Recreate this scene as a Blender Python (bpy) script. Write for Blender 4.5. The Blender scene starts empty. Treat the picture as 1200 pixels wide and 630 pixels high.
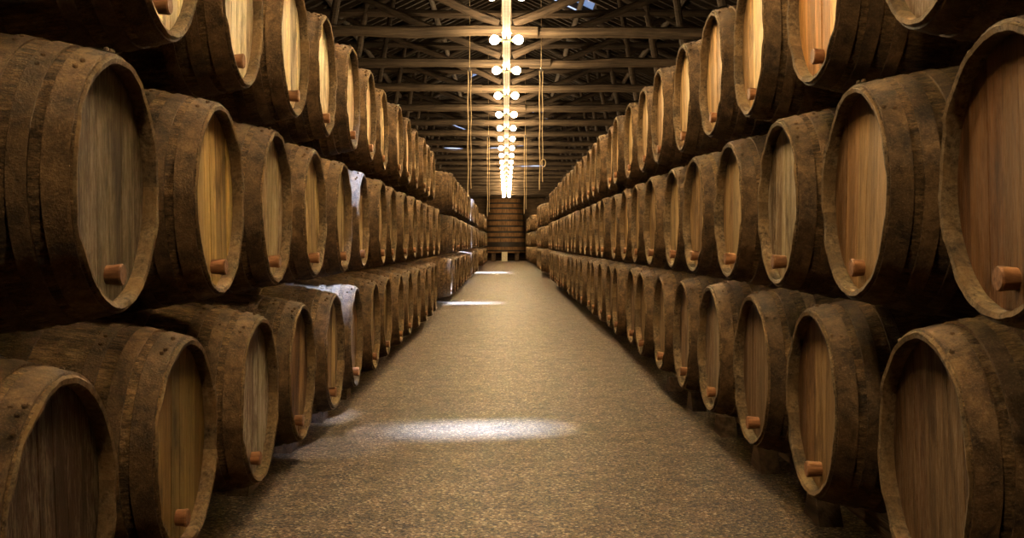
import bpy, math, random
from mathutils import Matrix, Vector

random.seed(11)
PI = math.pi
Q = 1300 / 1120        # depth scale that goes with the focal length
scene = bpy.context.scene
COL = scene.collection
EYE = 1.20            # lens height above the floor
FPX = 1300.0          # focal length in pixels of the 1200-wide frame


# ------------------------------------------------------------------ mesh helper
class MB:
    """collects verts and faces, then links them as ONE mesh object"""
    def __init__(self):
        self.v, self.f, self.m, self.t = [], [], [], []

    def add(self, vs, fs, mat=0, tone=0.5):
        n = len(self.v)
        self.v += [tuple(p) for p in vs]
        for f in fs:
            self.f.append(tuple(i + n for i in f))
            self.m.append(mat)
            self.t.append(tone)

    def box(self, c, s, mat=0, tone=0.5, rot=None):
        c = Vector(c)
        vs = []
        for x in (-1, 1):
            for y in (-1, 1):
                for z in (-1, 1):
                    p = Vector((x * s[0] / 2, y * s[1] / 2, z * s[2] / 2))
                    if rot is not None:
                        p = rot @ p
                    vs.append(c + p)
        self.add(vs, [(0, 1, 3, 2), (4, 6, 7, 5), (0, 4, 5, 1), (2, 3, 7, 6), (0, 2, 6, 4), (1, 5, 7, 3)], mat, tone)

    def tube(self, pts, rad, n=10, mat=0, tone=0.5, caps=True):
        pts = [Vector(p) for p in pts]
        if not isinstance(rad, (list, tuple)):
            rad = [rad] * len(pts)
        d = (pts[-1] - pts[0]).normalized()
        up = Vector((0, 0, 1)) if abs(d.z) < 0.9 else Vector((0, 1, 0))
        a = d.cross(up).normalized()
        b = d.cross(a).normalized()
        vs, fs = [], []
        for p, r in zip(pts, rad):
            for k in range(n):
                w = 2 * PI * k / n
                vs.append(p + (a * math.cos(w) + b * math.sin(w)) * r)
        for i in range(len(pts) - 1):
            for k in range(n):
                k2 = (k + 1) % n
                fs.append((i * n + k, i * n + k2, (i + 1) * n + k2, (i + 1) * n + k))
        if caps:
            fs.append(tuple(reversed(range(n))))
            fs.append(tuple((len(pts) - 1) * n + k for k in range(n)))
        self.add(vs, fs, mat, tone)

    def lathe(self, prof, axis='z', origin=(0, 0, 0), n=24, mat=0, tone=0.5, closed=False):
        """prof: (axial, radius)"""
        o = Vector(origin)
        vs, fs = [], []
        for (h, r) in prof:
            for k in range(n):
                w = 2 * PI * k / n
                c, s = math.cos(w) * r, math.sin(w) * r
                vs.append(o + (Vector((c, s, h)) if axis == 'z' else Vector((h, c, s))))
        m = len(prof)
        rng = m if closed else m - 1
        for i in range(rng):
            j = (i + 1) % m
            for k in range(n):
                k2 = (k + 1) % n
                fs.append((i * n + k, i * n + k2, j * n + k2, j * n + k))
        if not closed:
            fs.append(tuple(reversed(range(n))))
            fs.append(tuple((m - 1) * n + k for k in range(n)))
        self.add(vs, fs, mat, tone)

    def mesh(self, name, mats, angle=35):
        me = bpy.data.meshes.new(name)
        me.from_pydata(self.v, [], self.f)
        for m in mats:
            me.materials.append(m)
        me.polygons.foreach_set('material_index', self.m)
        at = me.attributes.new('tone', 'FLOAT', 'FACE')
        at.data.foreach_set('value', self.t)
        import bmesh
        bm = bmesh.new()
        bm.from_mesh(me)
        bmesh.ops.recalc_face_normals(bm, faces=bm.faces)
        bm.to_mesh(me)
        bm.free()
        me.polygons.foreach_set('use_smooth', [True] * len(me.polygons))
        me.set_sharp_from_angle(angle=math.radians(angle))
        me.update()
        return me

    def obj(self, name, mats, parent=None, angle=35):
        return link(name, self.mesh(name, mats if isinstance(mats, list) else [mats], angle), parent)


def link(name, me, parent=None):
    o = bpy.data.objects.new(name, me)
    COL.objects.link(o)
    if parent is not None:
        o.parent = parent
    return o


def tag(o, label, cat, group=None, kind=None):
    if label:
        o['label'] = label
    if cat:
        o['category'] = cat
    if group:
        o['group'] = group
    if kind:
        o['kind'] = kind
    return o


def empty(name, loc=(0, 0, 0)):
    o = bpy.data.objects.new(name, None)
    o.empty_display_size = 0.2
    COL.objects.link(o)
    o.location = loc
    return o


# ------------------------------------------------------------------ materials
class NT:
    def __init__(self, name):
        self.mat = bpy.data.materials.new(name)
        self.mat.use_nodes = True
        self.nt = self.mat.node_tree
        self.nt.nodes.clear()
        self.out = self.n('ShaderNodeOutputMaterial')

    def n(self, t, **kw):
        x = self.nt.nodes.new(t)
        for k, v in kw.items():
            setattr(x, k, v)
        return x

    def l(self, a, b):
        self.nt.links.new(a, b)

    def math(self, op, a, b=None, c=None, clamp=False):
        x = self.n('ShaderNodeMath', operation=op, use_clamp=clamp)
        for i, v in enumerate((a, b, c)):
            if v is None:
                continue
            if isinstance(v, (int, float)):
                x.inputs[i].default_value = v
            else:
                self.l(v, x.inputs[i])
        return x.outputs[0]

    def mix(self, fac, a, b, blend='MIX'):
        x = self.n('ShaderNodeMix', data_type='RGBA', blend_type=blend)
        for s, v in ((x.inputs[0], fac), (x.inputs[6], a), (x.inputs[7], b)):
            if isinstance(v, (int, float)):
                s.default_value = v
            elif isinstance(v, tuple):
                s.default_value = v if len(v) == 4 else v + (1,)
            else:
                self.l(v, s)
        return x.outputs[2]

    def noise(self, vec, scale, detail=4, rough=0.55, dist=0.0):
        x = self.n('ShaderNodeTexNoise')
        x.inputs['Scale'].default_value = scale
        x.inputs['Detail'].default_value = detail
        x.inputs['Roughness'].default_value = rough
        x.inputs['Distortion'].default_value = dist
        if vec is not None:
            self.l(vec, x.inputs['Vector'])
        return x.outputs['Fac']

    def ramp(self, fac, stops):
        x = self.n('ShaderNodeValToRGB')
        el = x.color_ramp.elements
        while len(el) < len(stops):
            el.new(0.5)
        for e, (p, c) in zip(el, stops):
            e.position = p
            e.color = (c, c, c, 1) if isinstance(c, (int, float)) else tuple(c) + (1,)
        self.l(fac, x.inputs[0])
        return x.outputs[0]

    def scaled(self, vec, s, loc=None):
        x = self.n('ShaderNodeMapping')
        x.inputs['Scale'].default_value = s
        self.l(vec, x.inputs['Vector'])
        if loc is not None:
            self.l(loc, x.inputs['Location'])
        return x.outputs[0]

    def bsdf(self, color, rough, bump=None, dist=0.01, strength=1.0, spec=0.3):
        b = self.n('ShaderNodeBsdfPrincipled')
        if isinstance(color, tuple):
            b.inputs['Base Color'].default_value = color + (1,)
        else:
            self.l(color, b.inputs['Base Color'])
        if isinstance(rough, (int, float)):
            b.inputs['Roughness'].default_value = rough
        else:
            self.l(rough, b.inputs['Roughness'])
        b.inputs['Specular IOR Level'].default_value = spec
        if bump is not None:
            x = self.n('ShaderNodeBump')
            x.inputs['Distance'].default_value = dist
            x.inputs['Strength'].default_value = strength
            self.l(bump, x.inputs['Height'])
            self.l(x.outputs[0], b.inputs['Normal'])
        self.l(b.outputs[0], self.out.inputs[0])
        return b

    def objcoord(self):
        """object coordinates pushed apart per object so no two copies share their grain"""
        tc = self.n('ShaderNodeTexCoord')
        oi = self.n('ShaderNodeObjectInfo')
        k = self.math('MULTIPLY', oi.outputs['Random'], 37.0)
        cx = self.n('ShaderNodeCombineXYZ')
        for i in range(3):
            self.l(k, cx.inputs[i])
        va = self.n('ShaderNodeVectorMath', operation='ADD')
        self.l(tc.outputs['Object'], va.inputs[0])
        self.l(cx.outputs[0], va.inputs[1])
        return va.outputs[0], oi

    def tone(self):
        return self.n('ShaderNodeAttribute', attribute_name='tone').outputs['Fac']


def mat_stave():
    n = NT('dark_oak_staves')
    v, oi = n.objcoord()
    grain = n.noise(n.scaled(v, (2.0, 24, 24)), 1.7, 8, 0.68, 0.4)
    fine = n.noise(n.scaled(v, (11, 46, 46)), 2.0, 6, 0.75)
    blot = n.noise(v, 2.8, 6, 0.65)
    speck = n.noise(v, 150, 4, 0.75)
    scuff = n.noise(n.scaled(v, (2.0, 3.5, 3.5)), 4.5, 8, 0.74)
    c = n.mix(n.ramp(grain, [(0.33, 0), (0.66, 1)]), (0.034, 0.019, 0.008), (0.26, 0.152, 0.066))
    c = n.mix(n.math('MULTIPLY', n.ramp(blot, [(0.44, 0), (0.64, 1)]), 0.7), c, (0.31, 0.185, 0.076))
    c = n.mix(n.math('MULTIPLY', n.ramp(blot, [(0.30, 1), (0.44, 0)]), 0.7), c, (0.026, 0.017, 0.011))
    c = n.mix(n.math('MULTIPLY', n.ramp(scuff, [(0.50, 0), (0.72, 1)]), 0.5), c, (0.29, 0.195, 0.105))
    sp = n.math('MULTIPLY', n.ramp(speck, [(0.54, 0), (0.66, 1)]), n.ramp(scuff, [(0.42, 0.15), (0.6, 1)]))
    c = n.mix(n.math('MULTIPLY', sp, 0.6), c, (0.50, 0.36, 0.20))
    c = n.mix(n.math('MULTIPLY', n.ramp(speck, [(0.34, 1), (0.44, 0)]), 0.55), c, (0.022, 0.014, 0.009))
    c = n.mix(1.0, c, n.ramp(fine, [(0.36, 0.42), (0.60, 1.32)]), 'MULTIPLY')
    patch = n.noise(n.scaled(v, (3.5, 8, 8)), 2.6, 8, 0.78, 0.8)
    c = n.mix(1.0, c, n.ramp(patch, [(0.36, 0.38), (0.52, 0.95), (0.68, 1.5)]), 'MULTIPLY')
    t = n.math('ADD', n.math('MULTIPLY', n.tone(), 0.6), n.math('MULTIPLY', oi.outputs['Random'], 0.4))
    c = n.mix(0.85, c, n.ramp(t, [(0.05, 0.42), (0.95, 1.2)]), 'MULTIPLY')
    h = n.math('ADD', n.math('MULTIPLY', grain, 0.7), n.math('ADD', n.math('MULTIPLY', fine, 0.5), n.math('MULTIPLY', speck, 0.55)))
    n.bsdf(c, 0.74, h, 0.02, 1.0, 0.3)
    return n.mat


def mat_chime():
    n = NT('worn_stave_ends')
    v, oi = n.objcoord()
    a = n.noise(v, 55, 6, 0.75)
    b = n.noise(v, 9, 4, 0.6)
    c = n.mix(n.ramp(a, [(0.35, 0), (0.68, 1)]), (0.032, 0.021, 0.011), (0.27, 0.19, 0.105))
    c = n.mix(n.ramp(b, [(0.4, 0), (0.62, 0.7)]), c, (0.20, 0.12, 0.05))
    c = n.mix(0.8, c, n.ramp(n.tone(), [(0, 0.5), (1, 1.3)]), 'MULTIPLY')
    n.bsdf(c, 0.8, a, 0.008, 0.7, 0.25)
    return n.mat


def mat_head():
    """planed head boards: the board colour comes from the object colour"""
    n = NT('barrel_head_boards')
    v, oi = n.objcoord()
    tone = n.tone()
    # every board carries its own stretch of grain
    sh = n.n('ShaderNodeCombineXYZ')
    n.l(n.math('MULTIPLY', tone, 9.0), sh.inputs[2])
    va = n.n('ShaderNodeVectorMath', operation='ADD')
    n.l(v, va.inputs[0])
    n.l(sh.outputs[0], va.inputs[1])
    v2 = va.outputs[0]
    g1 = n.noise(n.scaled(v2, (8, 9, 1.0)), 1.5, 8, 0.66, 0.6)
    g2 = n.noise(n.scaled(v2, (40, 80, 6)), 1.6, 6, 0.72)
    g3 = n.noise(n.scaled(v2, (40, 60, 14)), 1.5, 5, 0.7)
    blot = n.noise(n.scaled(v, (3, 5, 2.4)), 1.3, 6, 0.65)
    base = oi.outputs['Color']
    c = n.mix(1.0, base, n.ramp(g1, [(0.3, 0.42), (0.68, 1.4)]), 'MULTIPLY')
    c = n.mix(1.0, c, n.ramp(g2, [(0.36, 0.72), (0.58, 1.1)]), 'MULTIPLY')
    c = n.mix(1.0, c, n.ramp(tone, [(0, (0.48, 0.39, 0.33)), (0.25, (0.85, 0.72, 0.62)), (0.6, (1.0, 1.0, 1.0)), (1, (1.4, 1.36, 1.2))]), 'MULTIPLY')
    pale = n.ramp(n.math('MULTIPLY', g3, g1), [(0.23, 0), (0.34, 1)])
    c = n.mix(n.math('MULTIPLY', pale, n.math('MULTIPLY', oi.outputs['Alpha'], 0.8)), c, (0.56, 0.49, 0.39))
    c = n.mix(n.ramp(blot, [(0.32, 0.85), (0.47, 0)]), c, n.mix(1.0, c, (0.27, 0.22, 0.17), 'MULTIPLY'))
    h = n.math('ADD', n.math('MULTIPLY', g1, 0.8), n.math('ADD', n.math('MULTIPLY', g2, 0.7), n.math('MULTIPLY', g3, 0.4)))
    n.bsdf(c, 0.55, h, 0.008, 0.8, 0.32)
    return n.mat


def mat_hoop():
    n = NT('rusted_hoop_iron')
    v, oi = n.objcoord()
    a = n.noise(v, 9, 6, 0.7)
    b = n.noise(v, 140, 4, 0.75)
    c = n.mix(n.ramp(a, [(0.32, 0), (0.68, 1)]), (0.040, 0.024, 0.012), (0.225, 0.132, 0.058))
    c = n.mix(n.ramp(b, [(0.52, 0), (0.70, 0.5)]), c, (0.33, 0.225, 0.125))
    p = n.noise(v, 16, 8, 0.78, 0.6)
    c = n.mix(1.0, c, n.ramp(p, [(0.36, 0.45), (0.52, 1.0), (0.68, 1.5)]), 'MULTIPLY')
    c = n.mix(0.7, c, n.ramp(oi.outputs['Random'], [(0, 0.65), (1, 1.25)]), 'MULTIPLY')
    n.bsdf(c, 0.68, n.math('ADD', a, n.math('ADD', b, p)), 0.010, 0.8, 0.35)
    return n.mat


def mat_bung():
    n = NT('bung_wood')
    v, oi = n.objcoord()
    a = n.noise(n.scaled(v, (6, 30, 30)), 2.0, 5, 0.6)
    c = n.mix(n.ramp(a, [(0.3, 0), (0.7, 1)]), (0.15, 0.066, 0.028), (0.40, 0.19, 0.085))
    c = n.mix(0.8, c, n.ramp(oi.outputs['Random'], [(0, 0.6), (1, 1.2)]), 'MULTIPLY')
    n.bsdf(c, 0.6, a, 0.004, 0.6, 0.3)
    return n.mat


def mat_timber(name, dark, light, axis, bump=0.02):
    n = NT(name)
    v, oi = n.objcoord()
    sc = {'x': (0.9, 14, 14), 'y': (14, 0.9, 14), 'z': (14, 14, 0.9)}[axis]
    g = n.noise(n.scaled(v, sc), 1.8, 6, 0.62)
    b = n.noise(v, 1.7, 4, 0.6)
    c = n.mix(n.ramp(g, [(0.3, 0), (0.72, 1)]), dark, light)
    c = n.mix(n.ramp(b, [(0.35, 0.6), (0.6, 0)]), c, n.mix(1.0, c, (0.4, 0.36, 0.33), 'MULTIPLY'))
    c = n.mix(0.6, c, n.ramp(oi.outputs['Random'], [(0, 0.65), (1, 1.25)]), 'MULTIPLY')
    n.bsdf(c, 0.8, g, bump, 0.8, 0.25)
    return n.mat


def mat_floor():
    n = NT('packed_grit_floor')
    tc = n.n('ShaderNodeTexCoord')
    v = tc.outputs['Object']
    vo = n.n('ShaderNodeTexVoronoi')
    vo.inputs['Scale'].default_value = 85
    n.l(v, vo.inputs['Vector'])
    g = n.noise(v, 48, 5, 0.8)
    g2 = n.noise(v, 110, 3, 0.7)
    big = n.noise(v, 1.3, 5, 0.6)
    mid = n.noise(v, 6, 6, 0.7)
    grit = n.n('ShaderNodeSeparateColor')
    n.l(vo.outputs['Color'], grit.inputs[0])
    c = n.mix(n.ramp(grit.outputs[0], [(0.05, 0), (0.95, 1)]), (0.040, 0.023, 0.010), (0.31, 0.187, 0.082))
    c = n.mix(n.math('MULTIPLY', n.ramp(grit.outputs[1], [(0.86, 0), (0.9, 1)]), 0.8), c, (0.62, 0.45, 0.26))
    c = n.mix(n.math('MULTIPLY', n.ramp(g, [(0.36, 1), (0.5, 0)]), 0.75), c, (0.026, 0.017, 0.009))
    c = n.mix(n.math('MULTIPLY', n.ramp(g2, [(0.56, 0), (0.68, 1)]), 0.6), c, (0.46, 0.31, 0.15))
    c = n.mix(n.ramp(mid, [(0.38, 0.7), (0.55, 0)]), c, n.mix(1.0, c, (0.42, 0.38, 0.33), 'MULTIPLY'))
    c = n.mix(n.ramp(big, [(0.35, 0.5), (0.6, 0)]), c, n.mix(1.0, c, (0.7, 0.66, 0.6), 'MULTIPLY'))
    h = n.math('ADD', n.math('MULTIPLY', g, 1.0), n.math('ADD', n.math('MULTIPLY', vo.outputs['Distance'], 0.7), n.math('MULTIPLY', mid, 0.9)))
    n.bsdf(c, 0.55, h, 0.035, 1.0, 0.4)
    return n.mat


def mat_plain(name, col, rough=0.7, spec=0.3, metal=0.0):
    n = NT(name)
    tc = n.n('ShaderNodeTexCoord')
    a = n.noise(tc.outputs['Object'], 9, 5, 0.65)
    c = n.mix(0.7, col, n.ramp(a, [(0.3, 0.65), (0.7, 1.15)]), 'MULTIPLY')
    b = n.bsdf(c, rough, a, 0.003, 0.5, spec)
    b.inputs['Metallic'].default_value = metal
    return n.mat


def mat_emit(name, col, strength):
    n = NT(name)
    e = n.n('ShaderNodeEmission')
    e.inputs[0].default_value = col + (1,)
    e.inputs[1].default_value = strength
    n.l(e.outputs[0], n.out.inputs[0])
    return n.mat


def mat_glass():
    n = NT('skylight_glass')
    t = n.n('ShaderNodeBsdfTransparent')
    t.inputs[0].default_value = (0.86, 0.91, 1.0, 1)
    g = n.n('ShaderNodeBsdfGlossy')
    g.inputs['Roughness'].default_value = 0.15
    m = n.n('ShaderNodeMixShader')
    m.inputs[0].default_value = 0.06
    n.l(t.outputs[0], m.inputs[1])
    n.l(g.outputs[0], m.inputs[2])
    n.l(m.outputs[0], n.out.inputs[0])
    return n.mat


STAVE, CHIME, HEAD, HOOP, BUNG = mat_stave(), mat_chime(), mat_head(), mat_hoop(), mat_bung()
LOG = mat_timber('rough_log', (0.020, 0.0145, 0.0105), (0.115, 0.083, 0.054), 'x')
POST = mat_timber('dark_roof_timber', (0.015, 0.011, 0.008), (0.066, 0.045, 0.029), 'x')
PURLIN = mat_timber('purlin_timber', (0.022, 0.016, 0.011), (0.09, 0.062, 0.04), 'y')
BOARD = mat_timber('roof_boards', (0.010, 0.007, 0.005), (0.036, 0.025, 0.017), 'y')
BATTEN = mat_timber('roof_battens', (0.014, 0.010, 0.007), (0.055, 0.038, 0.024), 'x')
WALLM = mat_timber('wall_boards', (0.05, 0.034, 0.021), (0.24, 0.16, 0.09), 'x')
BEARER = mat_timber('bearer_timber', (0.04, 0.025, 0.014), (0.16, 0.10, 0.055), 'y')
VATW = mat_timber('vat_staves', (0.10, 0.052, 0.022), (0.36, 0.20, 0.085), 'z')
VATH = mat_plain('vat_hoop_iron', (0.035, 0.026, 0.02), 0.6)
FLOOR = mat_floor()
CREAM = mat_plain('cream_plaster', (0.78, 0.68, 0.48), 0.8)
RAILW = mat_plain('white_painted_rail', (0.85, 0.82, 0.74), 0.5)
BRASS = mat_plain('socket_brass', (0.45, 0.30, 0.13), 0.4, 0.4, 0.6)
ROPE = mat_plain('pale_rope', (0.60, 0.46, 0.28), 0.85)
IRON = mat_plain('dark_iron', (0.06, 0.05, 0.045), 0.5)
BULB = mat_emit('lit_bulb_glass', (1.0, 0.70, 0.36), 800.0)
GLASS = mat_glass()

# ------------------------------------------------------------------ barrels
BL, BR, RR = 1.50, 0.455, 0.356      # length, belly radius, rim radius


def prof(d):
    t = max(0.0, min(1.0, d / BL))
    return RR + (BR - RR) * (1 - abs(2 * t - 1) ** 1.85)


def add_staves(mb, rng, ns=26, sub=4, rings=9, mi=(0, 1)):
    """the ring of staves with its two worn ends, axis along x at height BR"""
    N = ns * sub
    dl = [rng.uniform(-0.003, 0.003) for _ in range(ns)]
    dr = [rng.uniform(-0.0015, 0.0015) for _ in range(ns)]
    tn = [rng.random() for _ in range(ns)]
    ts = [0.0, 0.012] + [0.012 + (BL - 0.024) * k / rings for k in range(1, rings)] + [BL - 0.012, BL]
    loops = []

    def ring(fd, fr, seam):
        out = []
        for k in range(N):
            s, j = divmod(k, sub)
            w = 2 * PI * k / N
            sp = (s - 1) % ns
            if j == 0:
                d_, r_ = fd(0.5 * (dl[s] + dl[sp])), fr(0.5 * (dr[s] + dr[sp])) - seam
            else:
                d_, r_ = fd(dl[s]), fr(dr[s])
            out.append((BL / 2 - d_, math.cos(w) * r_, BR + math.sin(w) * r_))
        return out

    # inner front lip -> front end grain -> outside -> back
    loops.append(ring(lambda e: 0.056, lambda e: 0.337, 0.0))
    loops.append(ring(lambda e: 0.015 + 1.4 * e, lambda e: 0.330 + e, 0.0015))
    loops.append(ring(lambda e: 0.003 + 1.4 * e, lambda e: 0.336 + e, 0.0015))
    loops.append(ring(lambda e: 0.0 + 1.4 * e, lambda e: 0.350 + e, 0.002))
    loops.append(ring(lambda e: 0.007 + e, lambda e: RR + e, 0.002))
    for t in ts[2:-2]:
        loops.append(ring(lambda e: t, lambda e: prof(t) + e, 0.0022))
    loops.append(ring(lambda e: BL - 0.006 + e, lambda e: RR + e, 0.002))
    loops.append(ring(lambda e: BL + e, lambda e: 0.342 + e, 0.002))
    loops.append(ring(lambda e: BL - 0.01 + e, lambda e: 0.322 + e, 0.0015))
    loops.append(ring(lambda e: BL - 0.066, lambda e: 0.330, 0.0))
    base = len(mb.v)
    for lp in loops:
        mb.v += lp
    for i in range(len(loops) - 1):
        end = i < 4 or i >= len(loops) - 4
        for k in range(N):
            k2 = (k + 1) % N
            mb.f.append((base + i * N + k, base + i * N + k2, base + (i + 1) * N + k2, base + (i + 1) * N + k))
            mb.m.append(mi[1] if end else mi[0])
            mb.t.append(tn[k // sub])


def add_head(mb, rng, x, sign=1, mi=0, seg=7):
    """vertical head boards of unequal width, seams between them, a backing behind the seams"""
    R = 0.336
    nb = rng.choice((6, 7, 8))
    cuts = [0.0]
    for _ in range(nb):
        cuts.append(cuts[-1] + rng.uniform(0.7, 1.3))
    cuts = [(-1 + 2 * c / cuts[-1]) * R for c in cuts]
    for a, b in zip(cuts[:-1], cuts[1:]):
        off = rng.uniform(-0.0018, 0.0018)
        tone = rng.random()
        a2, b2 = max(a + 0.0012, -R + 0.0003), min(b - 0.0012, R - 0.0003)
        vs, fs = [], []
        ys = [a2 + (b2 - a2) * k / seg for k in range(seg + 1)]
        for y in ys:
            h = math.sqrt(max(R * R - y * y, 0))
            vs += [(x + sign * off, y, BR - h), (x + sign * off, y, BR + h)]
        for k in range(seg):
            q = (2 * k, 2 * k + 2, 2 * k + 3, 2 * k + 1)
            fs.append(q)
        n = len(vs)
        for y in (a2, b2):
            h = math.sqrt(max(R * R - y * y, 0))
            vs += [(x - sign * 0.012, y, BR - h), (x - sign * 0.012, y, BR + h)]
        fs.append((0, 1, n + 1, n))
        fs.append((2 * seg, n + 2, n + 3, 2 * seg + 1))
        mb.add(vs, fs, mi, tone)
    vs = [(x - sign * 0.010, math.cos(2 * PI * k / 40) * 0.3363, BR + math.sin(2 * PI * k / 40) * 0.3363) for k in range(40)]
    mb.add(vs, [tuple(range(40))], mi, 0.0)


HOOPS = [(0.012, 0.078), (0.108, 0.158), (0.205, 0.252), (0.425, 0.485)]


def add_hoop(mb, rng, d0, d1, n=56, mi=0, nails=True):
    th = 0.0048
    pr = [(BL / 2 - d0, prof(d0) - 0.004), (BL / 2 - d0, prof(d0) + th), (BL / 2 - d0 - 0.002, prof(d0) + th + 0.001)]
    for k in range(1, 4):
        d = d0 + (d1 - d0) * k / 4
        pr.append((BL / 2 - d, prof(d) + th))
    pr += [(BL / 2 - d1 + 0.002, prof(d1) + th + 0.001), (BL / 2 - d1, prof(d1) + th), (BL / 2 - d1, prof(d1) - 0.004)]
    mb.lathe(pr, 'x', (0, 0, BR), n, mi, 0.5, closed=True)
    if nails:
        d = d0 + 0.5 * (d1 - d0)
        w0 = rng.uniform(0.9, 2.2)
        r = prof(d) + th
        # lap of the hoop with its two rivets
        lap = []
        for k in range(5):
            w = w0 - 0.11 + 0.22 * k / 4
            for dd in (d0 + 0.004, d1 - 0.004):
                rr = prof(dd) + th + 0.0035
                lap.append((BL / 2 - dd, math.cos(w) * rr, BR + math.sin(w) * rr))
        mb.add(lap, [(2 * k, 2 * k + 1, 2 * k + 3, 2 * k + 2) for k in range(4)], mi)
        ws = [w0 - 0.06, w0 + 0.06]
        if d0 < 0.05:
            ws += [rng.uniform(0.8, 2.3) for _ in range(5)]
        for w in ws:
            c = Vector((BL / 2 - (d if d0 > 0.05 else rng.uniform(0.02, 0.06)), math.cos(w) * r, BR + math.sin(w) * r))
            nrm = Vector((0, math.cos(w), math.sin(w)))
            mb.tube([c - nrm * 0.002, c + nrm * 0.006, c + nrm * 0.009], [0.0075, 0.0075, 0.0045], 7, mi)


def add_bung(mb, mi=0, ln=0.062, n=18):
    x = BL / 2 - 0.048
    mb.lathe([(x - 0.01, 0.026), (x + ln * 0.55, 0.0295), (x + ln - 0.005, 0.0315), (x + ln, 0.028)], 'x', (0, 0.0, BR - 0.255), n, mi)


# a few individually worn versions of every part, shared between barrels
NV = 4
V_STAVES, V_HEAD, V_BACK, V_HOOPS, V_BUNG, V_FAR = [], [], [], [], [], []
for i in range(NV):
    r = random.Random(100 + i)
    m = MB(); add_staves(m, r); V_STAVES.append(m.mesh('staves', [STAVE, CHIME], 50))
    m = MB(); add_head(m, r, BL / 2 - 0.046, 1); V_HEAD.append(m.mesh('head', [HEAD]))
    m = MB(); add_head(m, r, -BL / 2 + 0.058, -1); V_BACK.append(m.mesh('back_head', [HEAD]))
    hs = []
    for (a, b) in HOOPS + [(BL - b, BL - a) for (a, b) in reversed(HOOPS)]:
        m = MB(); add_hoop(m, r, a, b); hs.append(m.mesh('hoop', [HOOP]))
    V_HOOPS.append(hs)
    m = MB(); add_bung(m, 0, r.uniform(0.042, 0.062)); V_BUNG.append(m.mesh('bung', [BUNG]))
    m = MB()
    add_staves(m, r, 20, 2, 7, (0, 1))
    add_head(m, r, BL / 2 - 0.046, 1, 2, 5)
    add_head(m, r, -BL / 2 + 0.058, -1, 2, 5)
    for (a, b) in HOOPS + [(BL - b, BL - a) for (a, b) in HOOPS]:
        add_hoop(m, r, a, b, 40, 3, False)
    add_bung(m, 4, 0.052, 10)
    V_FAR.append(m.mesh('wine_barrel', [STAVE, CHIME, HEAD, HOOP, BUNG], 50))

rb = random.Random(5)


def place_barrel(side, y, z, a, color, label, cat, group, near=True, bung=True, dx=None):
    """side -1 left, +1 right; y distance from the lens; z height of the axis over the floor; a distance of the head from the lens axis"""
    dx = rb.uniform(-0.02, 0.02) if dx is None else dx
    yaw = rb.uniform(-0.012, 0.012) + (0 if side < 0 else PI)
    roll = rb.uniform(-0.10, 0.10)
    cx = side * (a + BL / 2 + dx)
    y = y * Q + 0.07
    M = Matrix.Translation((cx, y, z)) @ Matrix.Rotation(yaw, 4, 'Z') @ Matrix.Rotation(roll, 4, 'X') @ Matrix.Translation((0, 0, -BR))
    k = rb.randrange(NV)
    if near:
        root = empty('wine_barrel')
        root.matrix_world = M
        link('staves', V_STAVES[k], root)
        h = link('head', V_HEAD[rb.randrange(NV)], root); h.color = color
        h = link('back_head', V_BACK[k], root); h.color = color
        for me in V_HOOPS[k]:
            link('hoop', me, root)
        if bung:
            link('bung', V_BUNG[rb.randrange(NV)], root)
    else:
        root = link('wine_barrel', V_FAR[k])
        root.matrix_world = M
        root.color = color
    tag(root, label, cat, group)
    return root


ORD = ['nearest', 'second', 'third', 'fourth', 'fifth', 'sixth', 'seventh', 'eighth', 'ninth', 'tenth', 'eleventh', 'twelfth', 'thirteenth',
       'fourteenth', 'fifteenth', 'sixteenth', 'seventeenth', 'eighteenth', 'nineteenth', 'twentieth', 'twenty-first', 'twenty-second',
       'twenty-third', 'twenty-fourth', 'twenty-fifth', 'twenty-sixth', 'twenty-seventh', 'twenty-eighth', 'twenty-ninth', 'thirtieth']


def jit(c, k=0.12):
    f = 1 + rb.uniform(-k, k)
    return tuple(max(0, x * f * (1 + rb.uniform(-0.05, 0.05))) for x in c)


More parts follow.
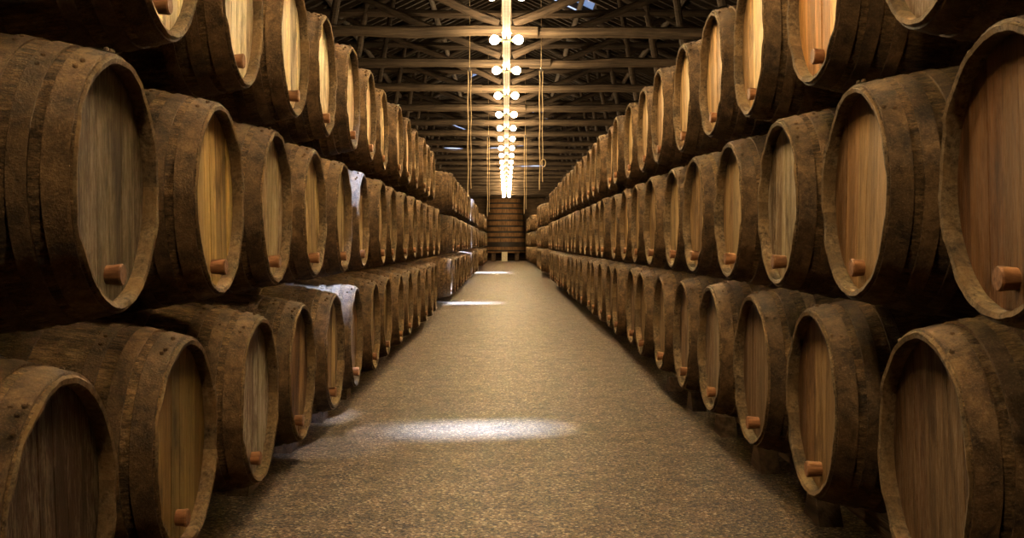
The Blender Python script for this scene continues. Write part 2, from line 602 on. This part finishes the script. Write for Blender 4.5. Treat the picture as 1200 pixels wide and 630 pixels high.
# (colour, pale streak weight, words) for the near heads, in order from the lens
TONES = {
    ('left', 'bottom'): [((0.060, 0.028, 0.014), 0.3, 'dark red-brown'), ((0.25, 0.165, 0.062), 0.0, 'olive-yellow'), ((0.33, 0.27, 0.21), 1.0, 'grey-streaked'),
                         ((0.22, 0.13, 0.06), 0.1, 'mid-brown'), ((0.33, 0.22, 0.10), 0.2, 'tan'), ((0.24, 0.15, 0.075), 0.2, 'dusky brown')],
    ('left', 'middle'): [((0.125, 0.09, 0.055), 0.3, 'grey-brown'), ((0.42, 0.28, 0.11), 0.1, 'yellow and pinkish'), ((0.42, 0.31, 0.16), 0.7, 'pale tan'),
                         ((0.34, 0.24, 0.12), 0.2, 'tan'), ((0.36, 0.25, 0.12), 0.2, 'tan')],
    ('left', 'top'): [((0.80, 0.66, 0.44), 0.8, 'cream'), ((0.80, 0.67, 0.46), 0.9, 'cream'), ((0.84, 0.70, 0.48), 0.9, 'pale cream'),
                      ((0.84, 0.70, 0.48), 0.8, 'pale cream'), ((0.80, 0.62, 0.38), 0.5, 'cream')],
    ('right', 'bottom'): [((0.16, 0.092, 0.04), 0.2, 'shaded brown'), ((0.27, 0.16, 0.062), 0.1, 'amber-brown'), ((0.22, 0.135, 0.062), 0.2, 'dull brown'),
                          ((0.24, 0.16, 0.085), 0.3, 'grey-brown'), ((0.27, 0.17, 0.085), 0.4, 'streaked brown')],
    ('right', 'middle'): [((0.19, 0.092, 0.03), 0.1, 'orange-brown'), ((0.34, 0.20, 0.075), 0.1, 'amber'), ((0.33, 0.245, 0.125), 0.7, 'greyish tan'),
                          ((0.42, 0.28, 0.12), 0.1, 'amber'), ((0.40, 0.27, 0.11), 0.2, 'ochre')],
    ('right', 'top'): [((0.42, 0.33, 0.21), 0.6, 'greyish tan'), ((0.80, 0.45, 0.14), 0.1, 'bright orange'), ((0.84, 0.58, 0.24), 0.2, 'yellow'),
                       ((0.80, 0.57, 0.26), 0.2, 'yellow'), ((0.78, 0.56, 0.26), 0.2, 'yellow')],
}
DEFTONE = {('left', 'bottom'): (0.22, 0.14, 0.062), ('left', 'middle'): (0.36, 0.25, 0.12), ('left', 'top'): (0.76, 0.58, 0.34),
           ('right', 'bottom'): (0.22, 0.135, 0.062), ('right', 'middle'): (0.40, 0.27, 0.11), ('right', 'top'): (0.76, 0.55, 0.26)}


def seq(start, step, n):
    return [start + step * k for k in range(n)]


A_L, A_R = 1.074, 1.173
HL = {'bottom': EYE - 0.685, 'middle': EYE + 0.165, 'top': EYE + 1.005}
HR = {'bottom': EYE - 0.615, 'middle': EYE + 0.170, 'top': EYE + 0.975}
LB = [2.29, 3.21, 4.12, 5.03, 5.95, 6.87, 7.84, 8.78, 9.80, 10.82, 11.76, 12.70, 13.63, 14.62]
LM = [2.61, 3.54, 4.45, 5.36, 6.28, 7.20, 8.13, 9.08, 10.07, 10.99, 11.95, 12.90, 13.85, 14.78]
LT = [2.94, 3.85, 4.77, 5.69, 6.60, 7.52, 8.43, 9.36, 10.29, 11.24, 12.20, 13.17, 14.20]
RM = [2.24, 3.17, 4.09, 5.01, 5.98, 6.90, 7.82, 8.77, 9.70, 10.63, 11.55]
RB_ = [2.675, 3.62, 4.55, 5.47, 6.39, 7.30, 8.22, 9.16, 10.10, 11.02, 11.95, 12.88, 13.80]
RT = [2.66, 3.65, 4.57, 5.49, 6.41, 7.33, 8.25, 9.18, 10.10, 11.02, 11.94, 12.86, 13.78, 14.70, 15.62, 16.54]
STACKS = {
    'left': [
        ('near', {'bottom': LB, 'middle': LM, 'top': LT}),
        ('second', {'bottom': seq(18.9, 0.925, 20), 'middle': seq(19.36, 0.925, 20), 'top': seq(18.9, 0.925, 20)}),
        ('far', {'bottom': seq(44.0, 0.925, 11), 'middle': seq(44.46, 0.925, 11), 'top': seq(45.85, 0.925, 8)}),
    ],
    'right': [
        ('near', {'bottom': RB_ + seq(14.85, 0.925, 13), 'middle': RM + seq(12.54, 0.925, 16), 'top': RT + seq(17.60, 0.925, 10)}),
        ('second', {'bottom': seq(32.5, 0.925, 6), 'middle': seq(32.96, 0.925, 5), 'top': seq(33.3, 0.925, 5)}),
        ('far', {'bottom': seq(46.8, 0.925, 12), 'middle': seq(47.26, 0.925, 11), 'top': seq(47.72, 0.925, 10)}),
    ],
}


def settle(lower, upper, pitch, clear=0.935):
    """move each barrel of a row along just enough to rest beside, not inside, the ones below"""
    need = math.sqrt(clear ** 2 - pitch ** 2) / Q
    out = []
    for y in upper:
        below = [b for b in lower if b <= y]
        above = [b for b in lower if b > y]
        lo = max(below) + need if below else -1e9
        hi = min(above) - need if above else 1e9
        out.append(min(max(y, lo), hi) if lo <= hi else (lo + hi) / 2)
    return out


for side, hh in (('left', HL), ('right', HR)):
    for stack, rows in STACKS[side]:
        rows['middle'] = settle(rows['bottom'], rows['middle'], hh['middle'] - hh['bottom'])
        rows['top'] = settle(rows['middle'], rows['top'], hh['top'] - hh['middle'])
for side in ('left', 'right'):
    sg = -1 if side == 'left' else 1
    hh, aa = (HL, A_L) if side == 'left' else (HR, A_R)
    for stack, rows in STACKS[side]:
        for row in ('bottom', 'middle', 'top'):
            for i, y in enumerate(rows[row]):
                tones = TONES[(side, row)] if stack == 'near' else []
                if i < len(tones):
                    c, al, words = tones[i]
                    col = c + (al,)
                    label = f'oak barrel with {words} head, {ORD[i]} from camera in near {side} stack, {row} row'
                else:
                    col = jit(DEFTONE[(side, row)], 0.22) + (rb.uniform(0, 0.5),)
                    if stack == 'near':
                        label = f'weathered oak barrel, {ORD[i]} from camera in {row} row of near {side} stack'
                    else:
                        label = f'small distant oak barrel, {ORD[i]} along {row} row of {stack} {side} stack'
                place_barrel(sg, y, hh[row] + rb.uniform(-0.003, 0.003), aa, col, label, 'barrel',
                             f'barrels in the {row} row of the {stack} {side} stack', near=y < 15.9,
                             bung=not (side == 'right' and row == 'bottom' and i == 0),
                             dx=rb.uniform(-0.008, 0.008) if i < 5 and stack == 'near' else None)

# bearers that carry the bottom row, and wedges between the near barrels
for side, sg, aa, hb in (('left', -1, A_L, HL['bottom'] - BR), ('right', 1, A_R, HR['bottom'] - BR)):
    for stack, rows in STACKS[side]:
        y0, y1 = (rows['bottom'][0] - 0.38) * Q, (rows['bottom'][-1] + 0.5) * Q
        for off, word in ((0.42, 'front'), (1.02, 'rear')):
            d = off
            top = EYE * 0 + hb + (BR - prof(d)) - 0.002
            m = MB()
            m.box((sg * (aa + off), (y0 + y1) / 2, top / 2 + 0.0), (0.11, y1 - y0, max(top, 0.04)), 0)
            tag(m.obj('bearer_beam', BEARER), f'{word} timber bearer under the barrels of the {stack} {side} stack', 'timber bearer',
                'timber bearers under the barrels')
    ys = STACKS[side][0][1]['bottom'][:7]
    for i, (ya, yb) in enumerate(zip(ys[:-1], ys[1:])):
        yc = (ya + yb) / 2 * Q + 0.07
        h = 0.10 + rb.uniform(0, 0.03)
        m = MB()
        L = 0.13
        x0 = sg * (aa + 0.20)
        vs = []
        for xx in (-0.05, 0.05):
            vs += [(x0 + xx, yc - L, 0), (x0 + xx, yc + L, 0), (x0 + xx, yc + L * 0.35, h), (x0 + xx, yc - L * 0.35, h)]
        m.add(vs, [(0, 1, 2, 3), (7, 6, 5, 4), (0, 4, 5, 1), (1, 5, 6, 2), (2, 6, 7, 3), (3, 7, 4, 0)])
        tag(m.obj('wedge_block', BEARER), f'small wooden wedge on the floor between {ORD[i]} and {ORD[i + 1]} {side} bottom barrels', 'wedge',
            'wooden wedges between the bottom barrels')

# ------------------------------------------------------------------ the shell
Y0, Y1 = -4.0, 74.2
HW = 6.6
EAVE, RIDGE = EYE + 2.95, EYE + 6.05
SL = (RIDGE - EAVE) / HW


def roof_z(x):
    return RIDGE - SL * abs(x)


m = MB()
m.box((0, (Y0 + Y1) / 2, -0.1), (2 * HW, Y1 - Y0, 0.2))
m.obj('floor', FLOOR)['kind'] = 'structure'

# skylights: the ones whose sun reaches the aisle, and a pair further on that one can see
SUN = Vector((0.34, 0.35, 1.0))


def hole_for(px, py, pz=0.0):
    t = 5.0
    for _ in range(30):
        t = roof_z(px + SUN.x * t) - pz
    return px + SUN.x * t, py + SUN.y * t


holes = []          # (x0, x1, y0, y1)
hx, hy = hole_for(-0.27, 6.15 * Q); holes.append((hx - 0.36, hx + 0.40, hy - 0.18, hy + 0.18))
hx, hy = hole_for(-1.16, 6.90 * Q, 0.90); holes.append((hx - 0.16, hx + 0.14, hy - 0.2, hy + 0.16))
hx, hy = hole_for(-1.00, 5.62 * Q, 0.0); holes.append((hx - 0.11, hx + 0.11, hy - 0.025, hy + 0.025))
hx, hy = hole_for(-0.72, 19.0 * Q); holes.append((hx - 0.40, hx + 0.42, hy - 0.45, hy + 0.45))
hx, hy = hole_for(-0.70, 38.0 * Q); holes.append((hx - 0.5, hx + 0.6, hy - 1.1, hy + 1.1))
holes += [(-1.12, -0.58, 35.5, 37.5), (0.45, 1.00, 35.5, 37.5)]


def slope_mesh(sg):
    mb = MB()
    hs = [h for h in holes if (h[0] + h[1]) * sg > 0]
    xs = sorted({0.0, HW + 0.25} | {abs(v) for h in hs for v in h[:2]})
    ys = sorted({Y0 - 0.2, Y1 + 0.2} | {v for h in hs for v in h[2:]})
    for xa, xb in zip(xs[:-1], xs[1:]):
        for ya, yb in zip(ys[:-1], ys[1:]):
            cx, cy = (xa + xb) / 2, (ya + yb) / 2
            if any(min(abs(h[0]), abs(h[1])) < cx < max(abs(h[0]), abs(h[1])) and h[2] < cy < h[3] for h in hs):
                continue
            vs = []
            for dz in (0.0, 0.05):
                for (x, y) in ((xa, ya), (xb, ya), (xb, yb), (xa, yb)):
                    vs.append((sg * x, y, roof_z(x) + dz))
            mb.add(vs, [(3, 2, 1, 0), (4, 5, 6, 7), (0, 1, 5, 4), (1, 2, 6, 5), (2, 3, 7, 6), (3, 0, 4, 7)], 0)
    # common rafters on the underside, left out where a skylight sits
    y = Y0 + 0.3
    rr = random.Random(8 + sg)
    while y < Y1:
        yy = y + rr.uniform(-0.04, 0.04)
        segs = [(0.02, HW + 0.1)]
        for h in hs:
            if h[2] - 0.05 < yy < h[3] + 0.05:
                a, b = min(abs(h[0]), abs(h[1])) - 0.02, max(abs(h[0]), abs(h[1])) + 0.02
                segs = [s for p, q in segs for s in ((p, min(q, a)), (max(p, b), q)) if s[1] - s[0] > 0.05]
        for p, q in segs:
            vs = []
            for x in (p, q):
                for dy in (-0.03, 0.03):
                    for dz in (-0.085, 0.0):
                        vs.append((sg * x, yy + dy, roof_z(x) + dz))
            mb.add(vs, [(0, 1, 3, 2), (4, 6, 7, 5), (0, 4, 5, 1), (2, 3, 7, 6), (0, 2, 6, 4), (1, 5, 7, 3)], 1, rr.random())
        y += 0.42
    return mb


for sg, nm in ((-1, 'ceiling_left'), (1, 'ceiling_right')):
    o = slope_mesh(sg).obj(nm, [BOARD, BATTEN])
    o['kind'] = 'structure'
for i, h in enumerate(holes):
    sg = 1 if h[0] + h[1] > 0 else -1
    m = MB()
    vs = []
    for dz in (0.036, 0.042):
        for (x, y) in ((h[0], h[2]), (h[1], h[2]), (h[1], h[3]), (h[0], h[3])):
            vs.append((x, y, roof_z(x) + dz))
    m.add(vs, [(3, 2, 1, 0), (4, 5, 6, 7), (0, 1, 5, 4), (1, 2, 6, 5), (2, 3, 7, 6), (3, 0, 4, 7)])
    o = m.obj(f'window_{i + 1}', GLASS)
    o['kind'] = 'structure'

for sg, nm in ((-1, 'wall_left'), (1, 'wall_right')):
    m = MB()
    m.box((sg * (HW + 0.1), (Y0 + Y1) / 2, (EAVE + 0.1) / 2), (0.2, Y1 - Y0, EAVE + 0.1))
    m.obj(nm, WALLM)['kind'] = 'structure'


def gable(y, t, nm, boards):
    mb = MB()
    vs = []
    for yy in (y, y + t):
        vs += [(-HW, yy, 0), (HW, yy, 0), (HW, yy, EAVE), (0, yy, RIDGE), (-HW, yy, EAVE)]
    mb.add(vs, [(4, 3, 2, 1, 0), (5, 6, 7, 8, 9), (0, 1, 6, 5), (1, 2, 7, 6), (2, 3, 8, 7), (3, 4, 9, 8), (4, 0, 5, 9)])
    if boards:
        z = 0.15
        k = 0
        while z < RIDGE - 0.3:
            w = min(HW - 0.05, (RIDGE - z - 0.16) / SL)
            mb.box((0, y - 0.02 - 0.012 * (k % 2), z), (2 * w, 0.04, 0.27), 0, (k * 0.37) % 1)
            z += 0.31
            k += 1
    o = mb.obj(nm, WALLM)
    o['kind'] = 'structure'


gable(Y1, 0.2, 'wall_back', True)
gable(Y0 - 0.2, 0.2, 'wall_front', False)

# ------------------------------------------------------------------ roof trusses
HB = EYE + 3.0
rt = random.Random(3)


def log(mb, a, b, r, n=9, seg=8, bend=0.03, mi=0):
    a, b = Vector(a), Vector(b)
    pts, rs = [], []
    ph = rt.uniform(0, 6)
    for k in range(seg + 1):
        t = k / seg
        p = a.lerp(b, t)
        if 0 < k < seg:
            p = p + Vector((0, rt.uniform(-bend, bend), rt.uniform(-bend, bend) * 0.7 + 0.4 * bend * math.sin(ph + 4 * t)))
        pts.append(p)
        rs.append(r * rt.uniform(0.9, 1.1) * (1.08 - 0.16 * t))
    mb.tube(pts, rs, n, mi)


TR_Y = [1.6, 4.0, 6.4, 8.8, 11.2, 13.6, 15.95, 18.6, 21.3, 23.8, 26.2, 28.7, 31.1, 33.6, 36.0, 38.5, 41.0, 43.4, 45.9, 48.3, 50.8, 53.3, 55.8, 58.3, 60.8, 63.3]
TR_Y = [y * Q for y in TR_Y]
for i, y in enumerate(TR_Y):
    t = empty('roof_truss', (0, y, HB))
    tag(t, f'log roof truss across the cellar, {ORD[i - 5]} whose tie beam shows from the camera end' if i >= 5 else
        'log roof truss overhead, nearer than those in view', 'roof truss', 'roof trusses', 'structure')

    def part(nm, fn, mat):
        mb = MB()
        fn(mb)
        o = mb.obj(nm, mat, t)
        return o
    Z = 0.0
    j = rt.uniform(0.25, 0.9)
    s = rt.choice((-1, 1))
    part('tie_beam', lambda mb: log(mb, (-HW, 0, Z + rt.uniform(-.03, .03)), (s * j if s > 0 else -j, 0, Z), 0.088), LOG)
    part('tie_beam', lambda mb: log(mb, ((s * j if s > 0 else -j) - 0.35, 0.05, Z - 0.01), (HW, 0, Z + rt.uniform(-.04, .04)), 0.080), LOG)
    part('collar_beam', lambda mb: log(mb, (-4.3, 0.12, 0.86), (4.3, 0.12, 0.86 + rt.uniform(-.05, .05)), 0.07), POST)
    part('king_post', lambda mb: mb.box((0, 0.0, (RIDGE - HB) / 2 - 0.03), (0.15, 0.13, RIDGE - HB - 0.25)), POST)
    for sg in (-1, 1):
        part('principal_rafter', lambda mb: log(mb, (sg * (HW - 0.1), 0, EAVE - HB - 0.12), (0, 0, RIDGE - HB - 0.20), 0.075), POST)
        part('strut', lambda mb: log(mb, (sg * 0.1, 0, 0.12), (sg * 3.1, 0, roof_z(3.1) - HB - 0.24), 0.062), POST)
        part('hanger', lambda mb: log(mb, (sg * 2.55, 0.09, -0.22), (sg * 2.2, 0.09, roof_z(2.2) - HB - 0.2), 0.055), POST)

pn = 0
for x in (1.6, 3.2, 4.8):
    for sg in (-1, 1):
        m = MB()
        pts, rs = [], []
        k = 0
        y = Y0
        while y <= Y1:
            pts.append((sg * x + rt.uniform(-.02, .02), y, roof_z(x) - 0.15 + rt.uniform(-.02, .02)))
            rs.append(rt.uniform(0.055, 0.068))
            y += 2.3
        m.tube(pts, rs, 9)
        o = m.obj('roof_purlin', PURLIN)
        w = {1.6: 'upper', 3.2: 'middle', 4.8: 'lower'}[x]
        tag(o, f'{w} long round purlin under the {"left" if sg < 0 else "right"} roof slope', 'purlin', 'roof purlins', 'structure')

# ------------------------------------------------------------------ lights
RZ = HB - 0.135
rail = empty('light_rail', (0, 0, RZ))
m = MB()
for dx in (-0.036, 0.0, 0.036):
    m.box((dx, 34.4, 0.0), (0.033, 68.0, 0.035))
m.obj('trunking', RAILW, rail)
for y in TR_Y[:24]:
    m = MB()
    m.box((0, y - 0.5, 0.022), (0.13, 0.03, 0.012))
    m.obj('clip', RAILW, rail)
tag(rail, 'long white lamp rail running down the aisle under the roof beams', 'light rail')

mb_bulb = MB()
prf = [(-0.075, 0.016), (-0.068, 0.026), (-0.054, 0.042), (-0.033, 0.057), (-0.008, 0.0645), (0.017, 0.062), (0.04, 0.049), (0.056, 0.028), (0.061, 0.008)]
mb_bulb.lathe(prf, 'x', (0, 0, 0), 16)
ME_BULB = mb_bulb.mesh('bulb', [BULB], 60)
mb_s = MB()
mb_s.lathe([(-0.125, 0.012), (-0.122, 0.022), (-0.078, 0.024), (-0.07, 0.019)], 'x', (0, 0, 0), 14)
ME_SOCK = mb_s.mesh('socket', [BRASS])
mb_c = MB()
mb_c.tube([(-0.06, 0, 0.0), (0.06, 0, 0.0)], 0.010, 8)
mb_c.box((0, 0, 0.028), (0.03, 0.02, 0.056))
ME_BAR = mb_c.mesh('crossbar', [IRON])
LAMP_Y = TR_Y[0:24]
for i, y in enumerate(LAMP_Y):
    t = empty('twin_lamp', (0, y - 0.5, RZ - 0.075))
    if i >= 4:
        tag(t, f'twin bulb lamp under the rail, {ORD[i - 4]} in view from the top of the row', 'lamp', 'twin bulb lamps along the rail')
    else:
        tag(t, 'twin bulb lamp under the rail overhead, nearer than those in view', 'lamp', 'twin bulb lamps overhead')
    link('crossbar', ME_BAR, t)
    for sg in (-1, 1):
        b = link('bulb', ME_BULB, t)
        b.location = (sg * 0.168, 0, 0)
        if sg < 0:
            b.rotation_euler = (0, 0, PI)
        s = link('socket', ME_SOCK, b)

# ------------------------------------------------------------------ cords from the skylights
def cord(x, y, z1, ztop, label, loop=False, twin=0.045):
    """a pull cord from the roof over a small pulley, its two strands hanging within reach"""
    t = empty('pull_cord', (x, y, ztop))
    tag(t, label, 'cord', 'pull cords hanging from the roof')
    up = roof_z(x) - 0.09 - ztop
    m = MB()
    m.tube([(0.004 * math.sin(q), 0, 0.03 + (up - 0.03) * q / 8) for q in range(9)], 0.006, 6)
    m.obj('hanger_line', ROPE, t)
    m = MB()
    m.lathe([(-0.012, 0.018), (-0.009, 0.026), (0, 0.020), (0.009, 0.026), (0.012, 0.018)], 'z', (0, 0, 0), 14)
    m.v = [(p[0], p[2], p[1]) for p in m.v]
    m.box((0, 0, 0.025), (0.02, 0.036, 0.05))
    m.obj('pulley', IRON, t)
    for k, dx in enumerate((-twin / 2, twin / 2)):
        m = MB()
        end = z1 - ztop + (0.0 if k == 0 else 0.12)
        n = 14
        m.tube([(dx + 0.005 * math.sin(q * 1.3 + k) * (q > 0), 0, end * q / n) for q in range(n + 1)], 0.0085 if k == 0 else 0.006, 6)
        m.obj('strand', ROPE, t)
    if loop:
        m = MB()
        c = Vector((twin / 2 + 0.012, 0, EYE + 1.24 - ztop))
        vs, fs = [], []
        N, K = 22, 6
        for q in range(N):
            w = 2 * PI * q / N
            o_ = Vector((math.cos(w), 0, math.sin(w)))
            for p in range(K):
                e = 2 * PI * p / K
                vs.append(c + Vector((math.cos(w) * 0.036, 0, math.sin(w) * 0.06)) + (o_ * math.cos(e) + Vector((0, 1, 0)) * math.sin(e)) * 0.007)
        for q in range(N):
            for p in range(K):
                fs.append((q * K + p, q * K + (p + 1) % K, ((q + 1) % N) * K + (p + 1) % K, ((q + 1) % N) * K + p))
        m.add(vs, fs)
        m.obj('rope_loop', ROPE, t)


cord(-0.575, 17.3, EYE + 0.72, EYE + 2.68, 'long pale twin pull cord hanging left of the lamps, nearer of two there')
cord(0.54, 17.3, EYE + 0.82, EYE + 2.68, 'long pale twin pull cord with a small loop, hanging right of the lamps', True)
cord(-0.47, 28.9, EYE + 0.68, EYE + 2.75, 'thin pale pull cord left of the lamps, just in front of the vat in view', twin=0.05)
cord(0.49, 28.9, EYE + 0.75, EYE + 2.75, 'thin pale pull cord right of the lamps, just in front of the vat in view', twin=0.05)

# ------------------------------------------------------------------ vat at the end of the aisle
vy = 72.1
vat = empty('upright_vat', (-0.08, vy, 0))
tag(vat, 'tall upright wooden vat with dark hoops closing the far end of the aisle', 'vat')
VB, VT = EYE - 0.66, EYE + 3.25


def vr(z):
    return 1.36 - 0.30 * (z - VB) / (VT - VB)


m = MB()
N = 72
vs, fs = [], []
lv = [VB + (VT - VB) * k / 6 for k in range(7)]
rv = random.Random(4)
tn = [rv.random() for _ in range(24)]
for z in lv:
    for k in range(N):
        w = 2 * PI * k / N
        r = vr(z) - (0.006 if k % 3 == 0 else 0)
        vs.append((math.cos(w) * r, math.sin(w) * r, z))
n0 = len(m.v)
m.v += vs
for i in range(6):
    for k in range(N):
        k2 = (k + 1) % N
        m.f.append((i * N + k, i * N + k2, (i + 1) * N + k2, (i + 1) * N + k)); m.m.append(0); m.t.append(tn[k // 3])
m.f.append(tuple(reversed(range(N)))); m.m.append(0); m.t.append(0.4)
m.f.append(tuple(6 * N + k for k in range(N))); m.m.append(0); m.t.append(0.4)
m.obj('staves', VATW, vat)
for zc, hw in ((3.16, .05), (2.86, .05), (2.52, .055), (2.19, .055), (1.84, .055), (1.42, .06), (1.05, .06), (0.68, .065), (0.33, .065), (-0.12, .16), (-0.52, .05)):
    z0, z1 = EYE + zc - hw, EYE + zc + hw
    m = MB()
    m.lathe([(z0, vr(z0) - 0.01), (z0, vr(z0) + 0.014), (z1, vr(z1) + 0.014), (z1, vr(z1) - 0.01)], 'z', (0, 0, 0), 72, closed=True)
    m.obj('hoop', VATH, vat)
for sx in (-0.75, 0.75):
    m = MB()
    m.box((sx, 0.0, VB / 2), (0.26, 2.0, VB))
    m.obj('leg', BEARER, vat)
m = MB()
m.box((0, 0, 0.30), (0.36, 0.30, 0.60))
m.box((0, 0, 0.02), (0.42, 0.36, 0.04))
o = m.obj('pier_block', CREAM)
o.location = (-0.12, vy - 1.62, 0)
tag(o, 'pale cream block standing on the floor below the vat', 'block')

# ------------------------------------------------------------------ sky, sun, camera
w = bpy.data.worlds.new('sky')
scene.world = w
w.use_nodes = True
bg = w.node_tree.nodes['Background']
bg.inputs[0].default_value = (0.50, 0.66, 1.0, 1)
bg.inputs[1].default_value = 0.55
sun = bpy.data.lights.new('sun', 'SUN')
sun.energy = 130.0
sun.color = (0.58, 0.72, 1.0)
sun.angle = math.radians(5.0)
so = bpy.data.objects.new('sun', sun)
COL.objects.link(so)
so.rotation_euler = SUN.to_track_quat('Z', 'Y').to_euler()

cam = bpy.data.cameras.new('camera')
co = bpy.data.objects.new('camera', cam)
COL.objects.link(co)
co.location = (0, 0, EYE)
co.rotation_euler = (PI / 2, 0, 0)
cam.sensor_width = 36.0
cam.lens = FPX / 1200 * 36
cam.shift_x = 6.5 / 1200
cam.shift_y = -31 / 1200
cam.clip_end = 300
scene.camera = co

scene.view_settings.view_transform = 'Standard'
scene.view_settings.look = 'None'
scene.view_settings.gamma = 1.0
scene.view_settings.use_curve_mapping = False
scene.view_settings.exposure = 0.0
scene.cycles.use_denoising = True
scene.cycles.max_bounces = 6
scene.cycles.diffuse_bounces = 1
scene.cycles.sample_clamp_indirect = 4.0
scene.cycles.use_light_tree = True
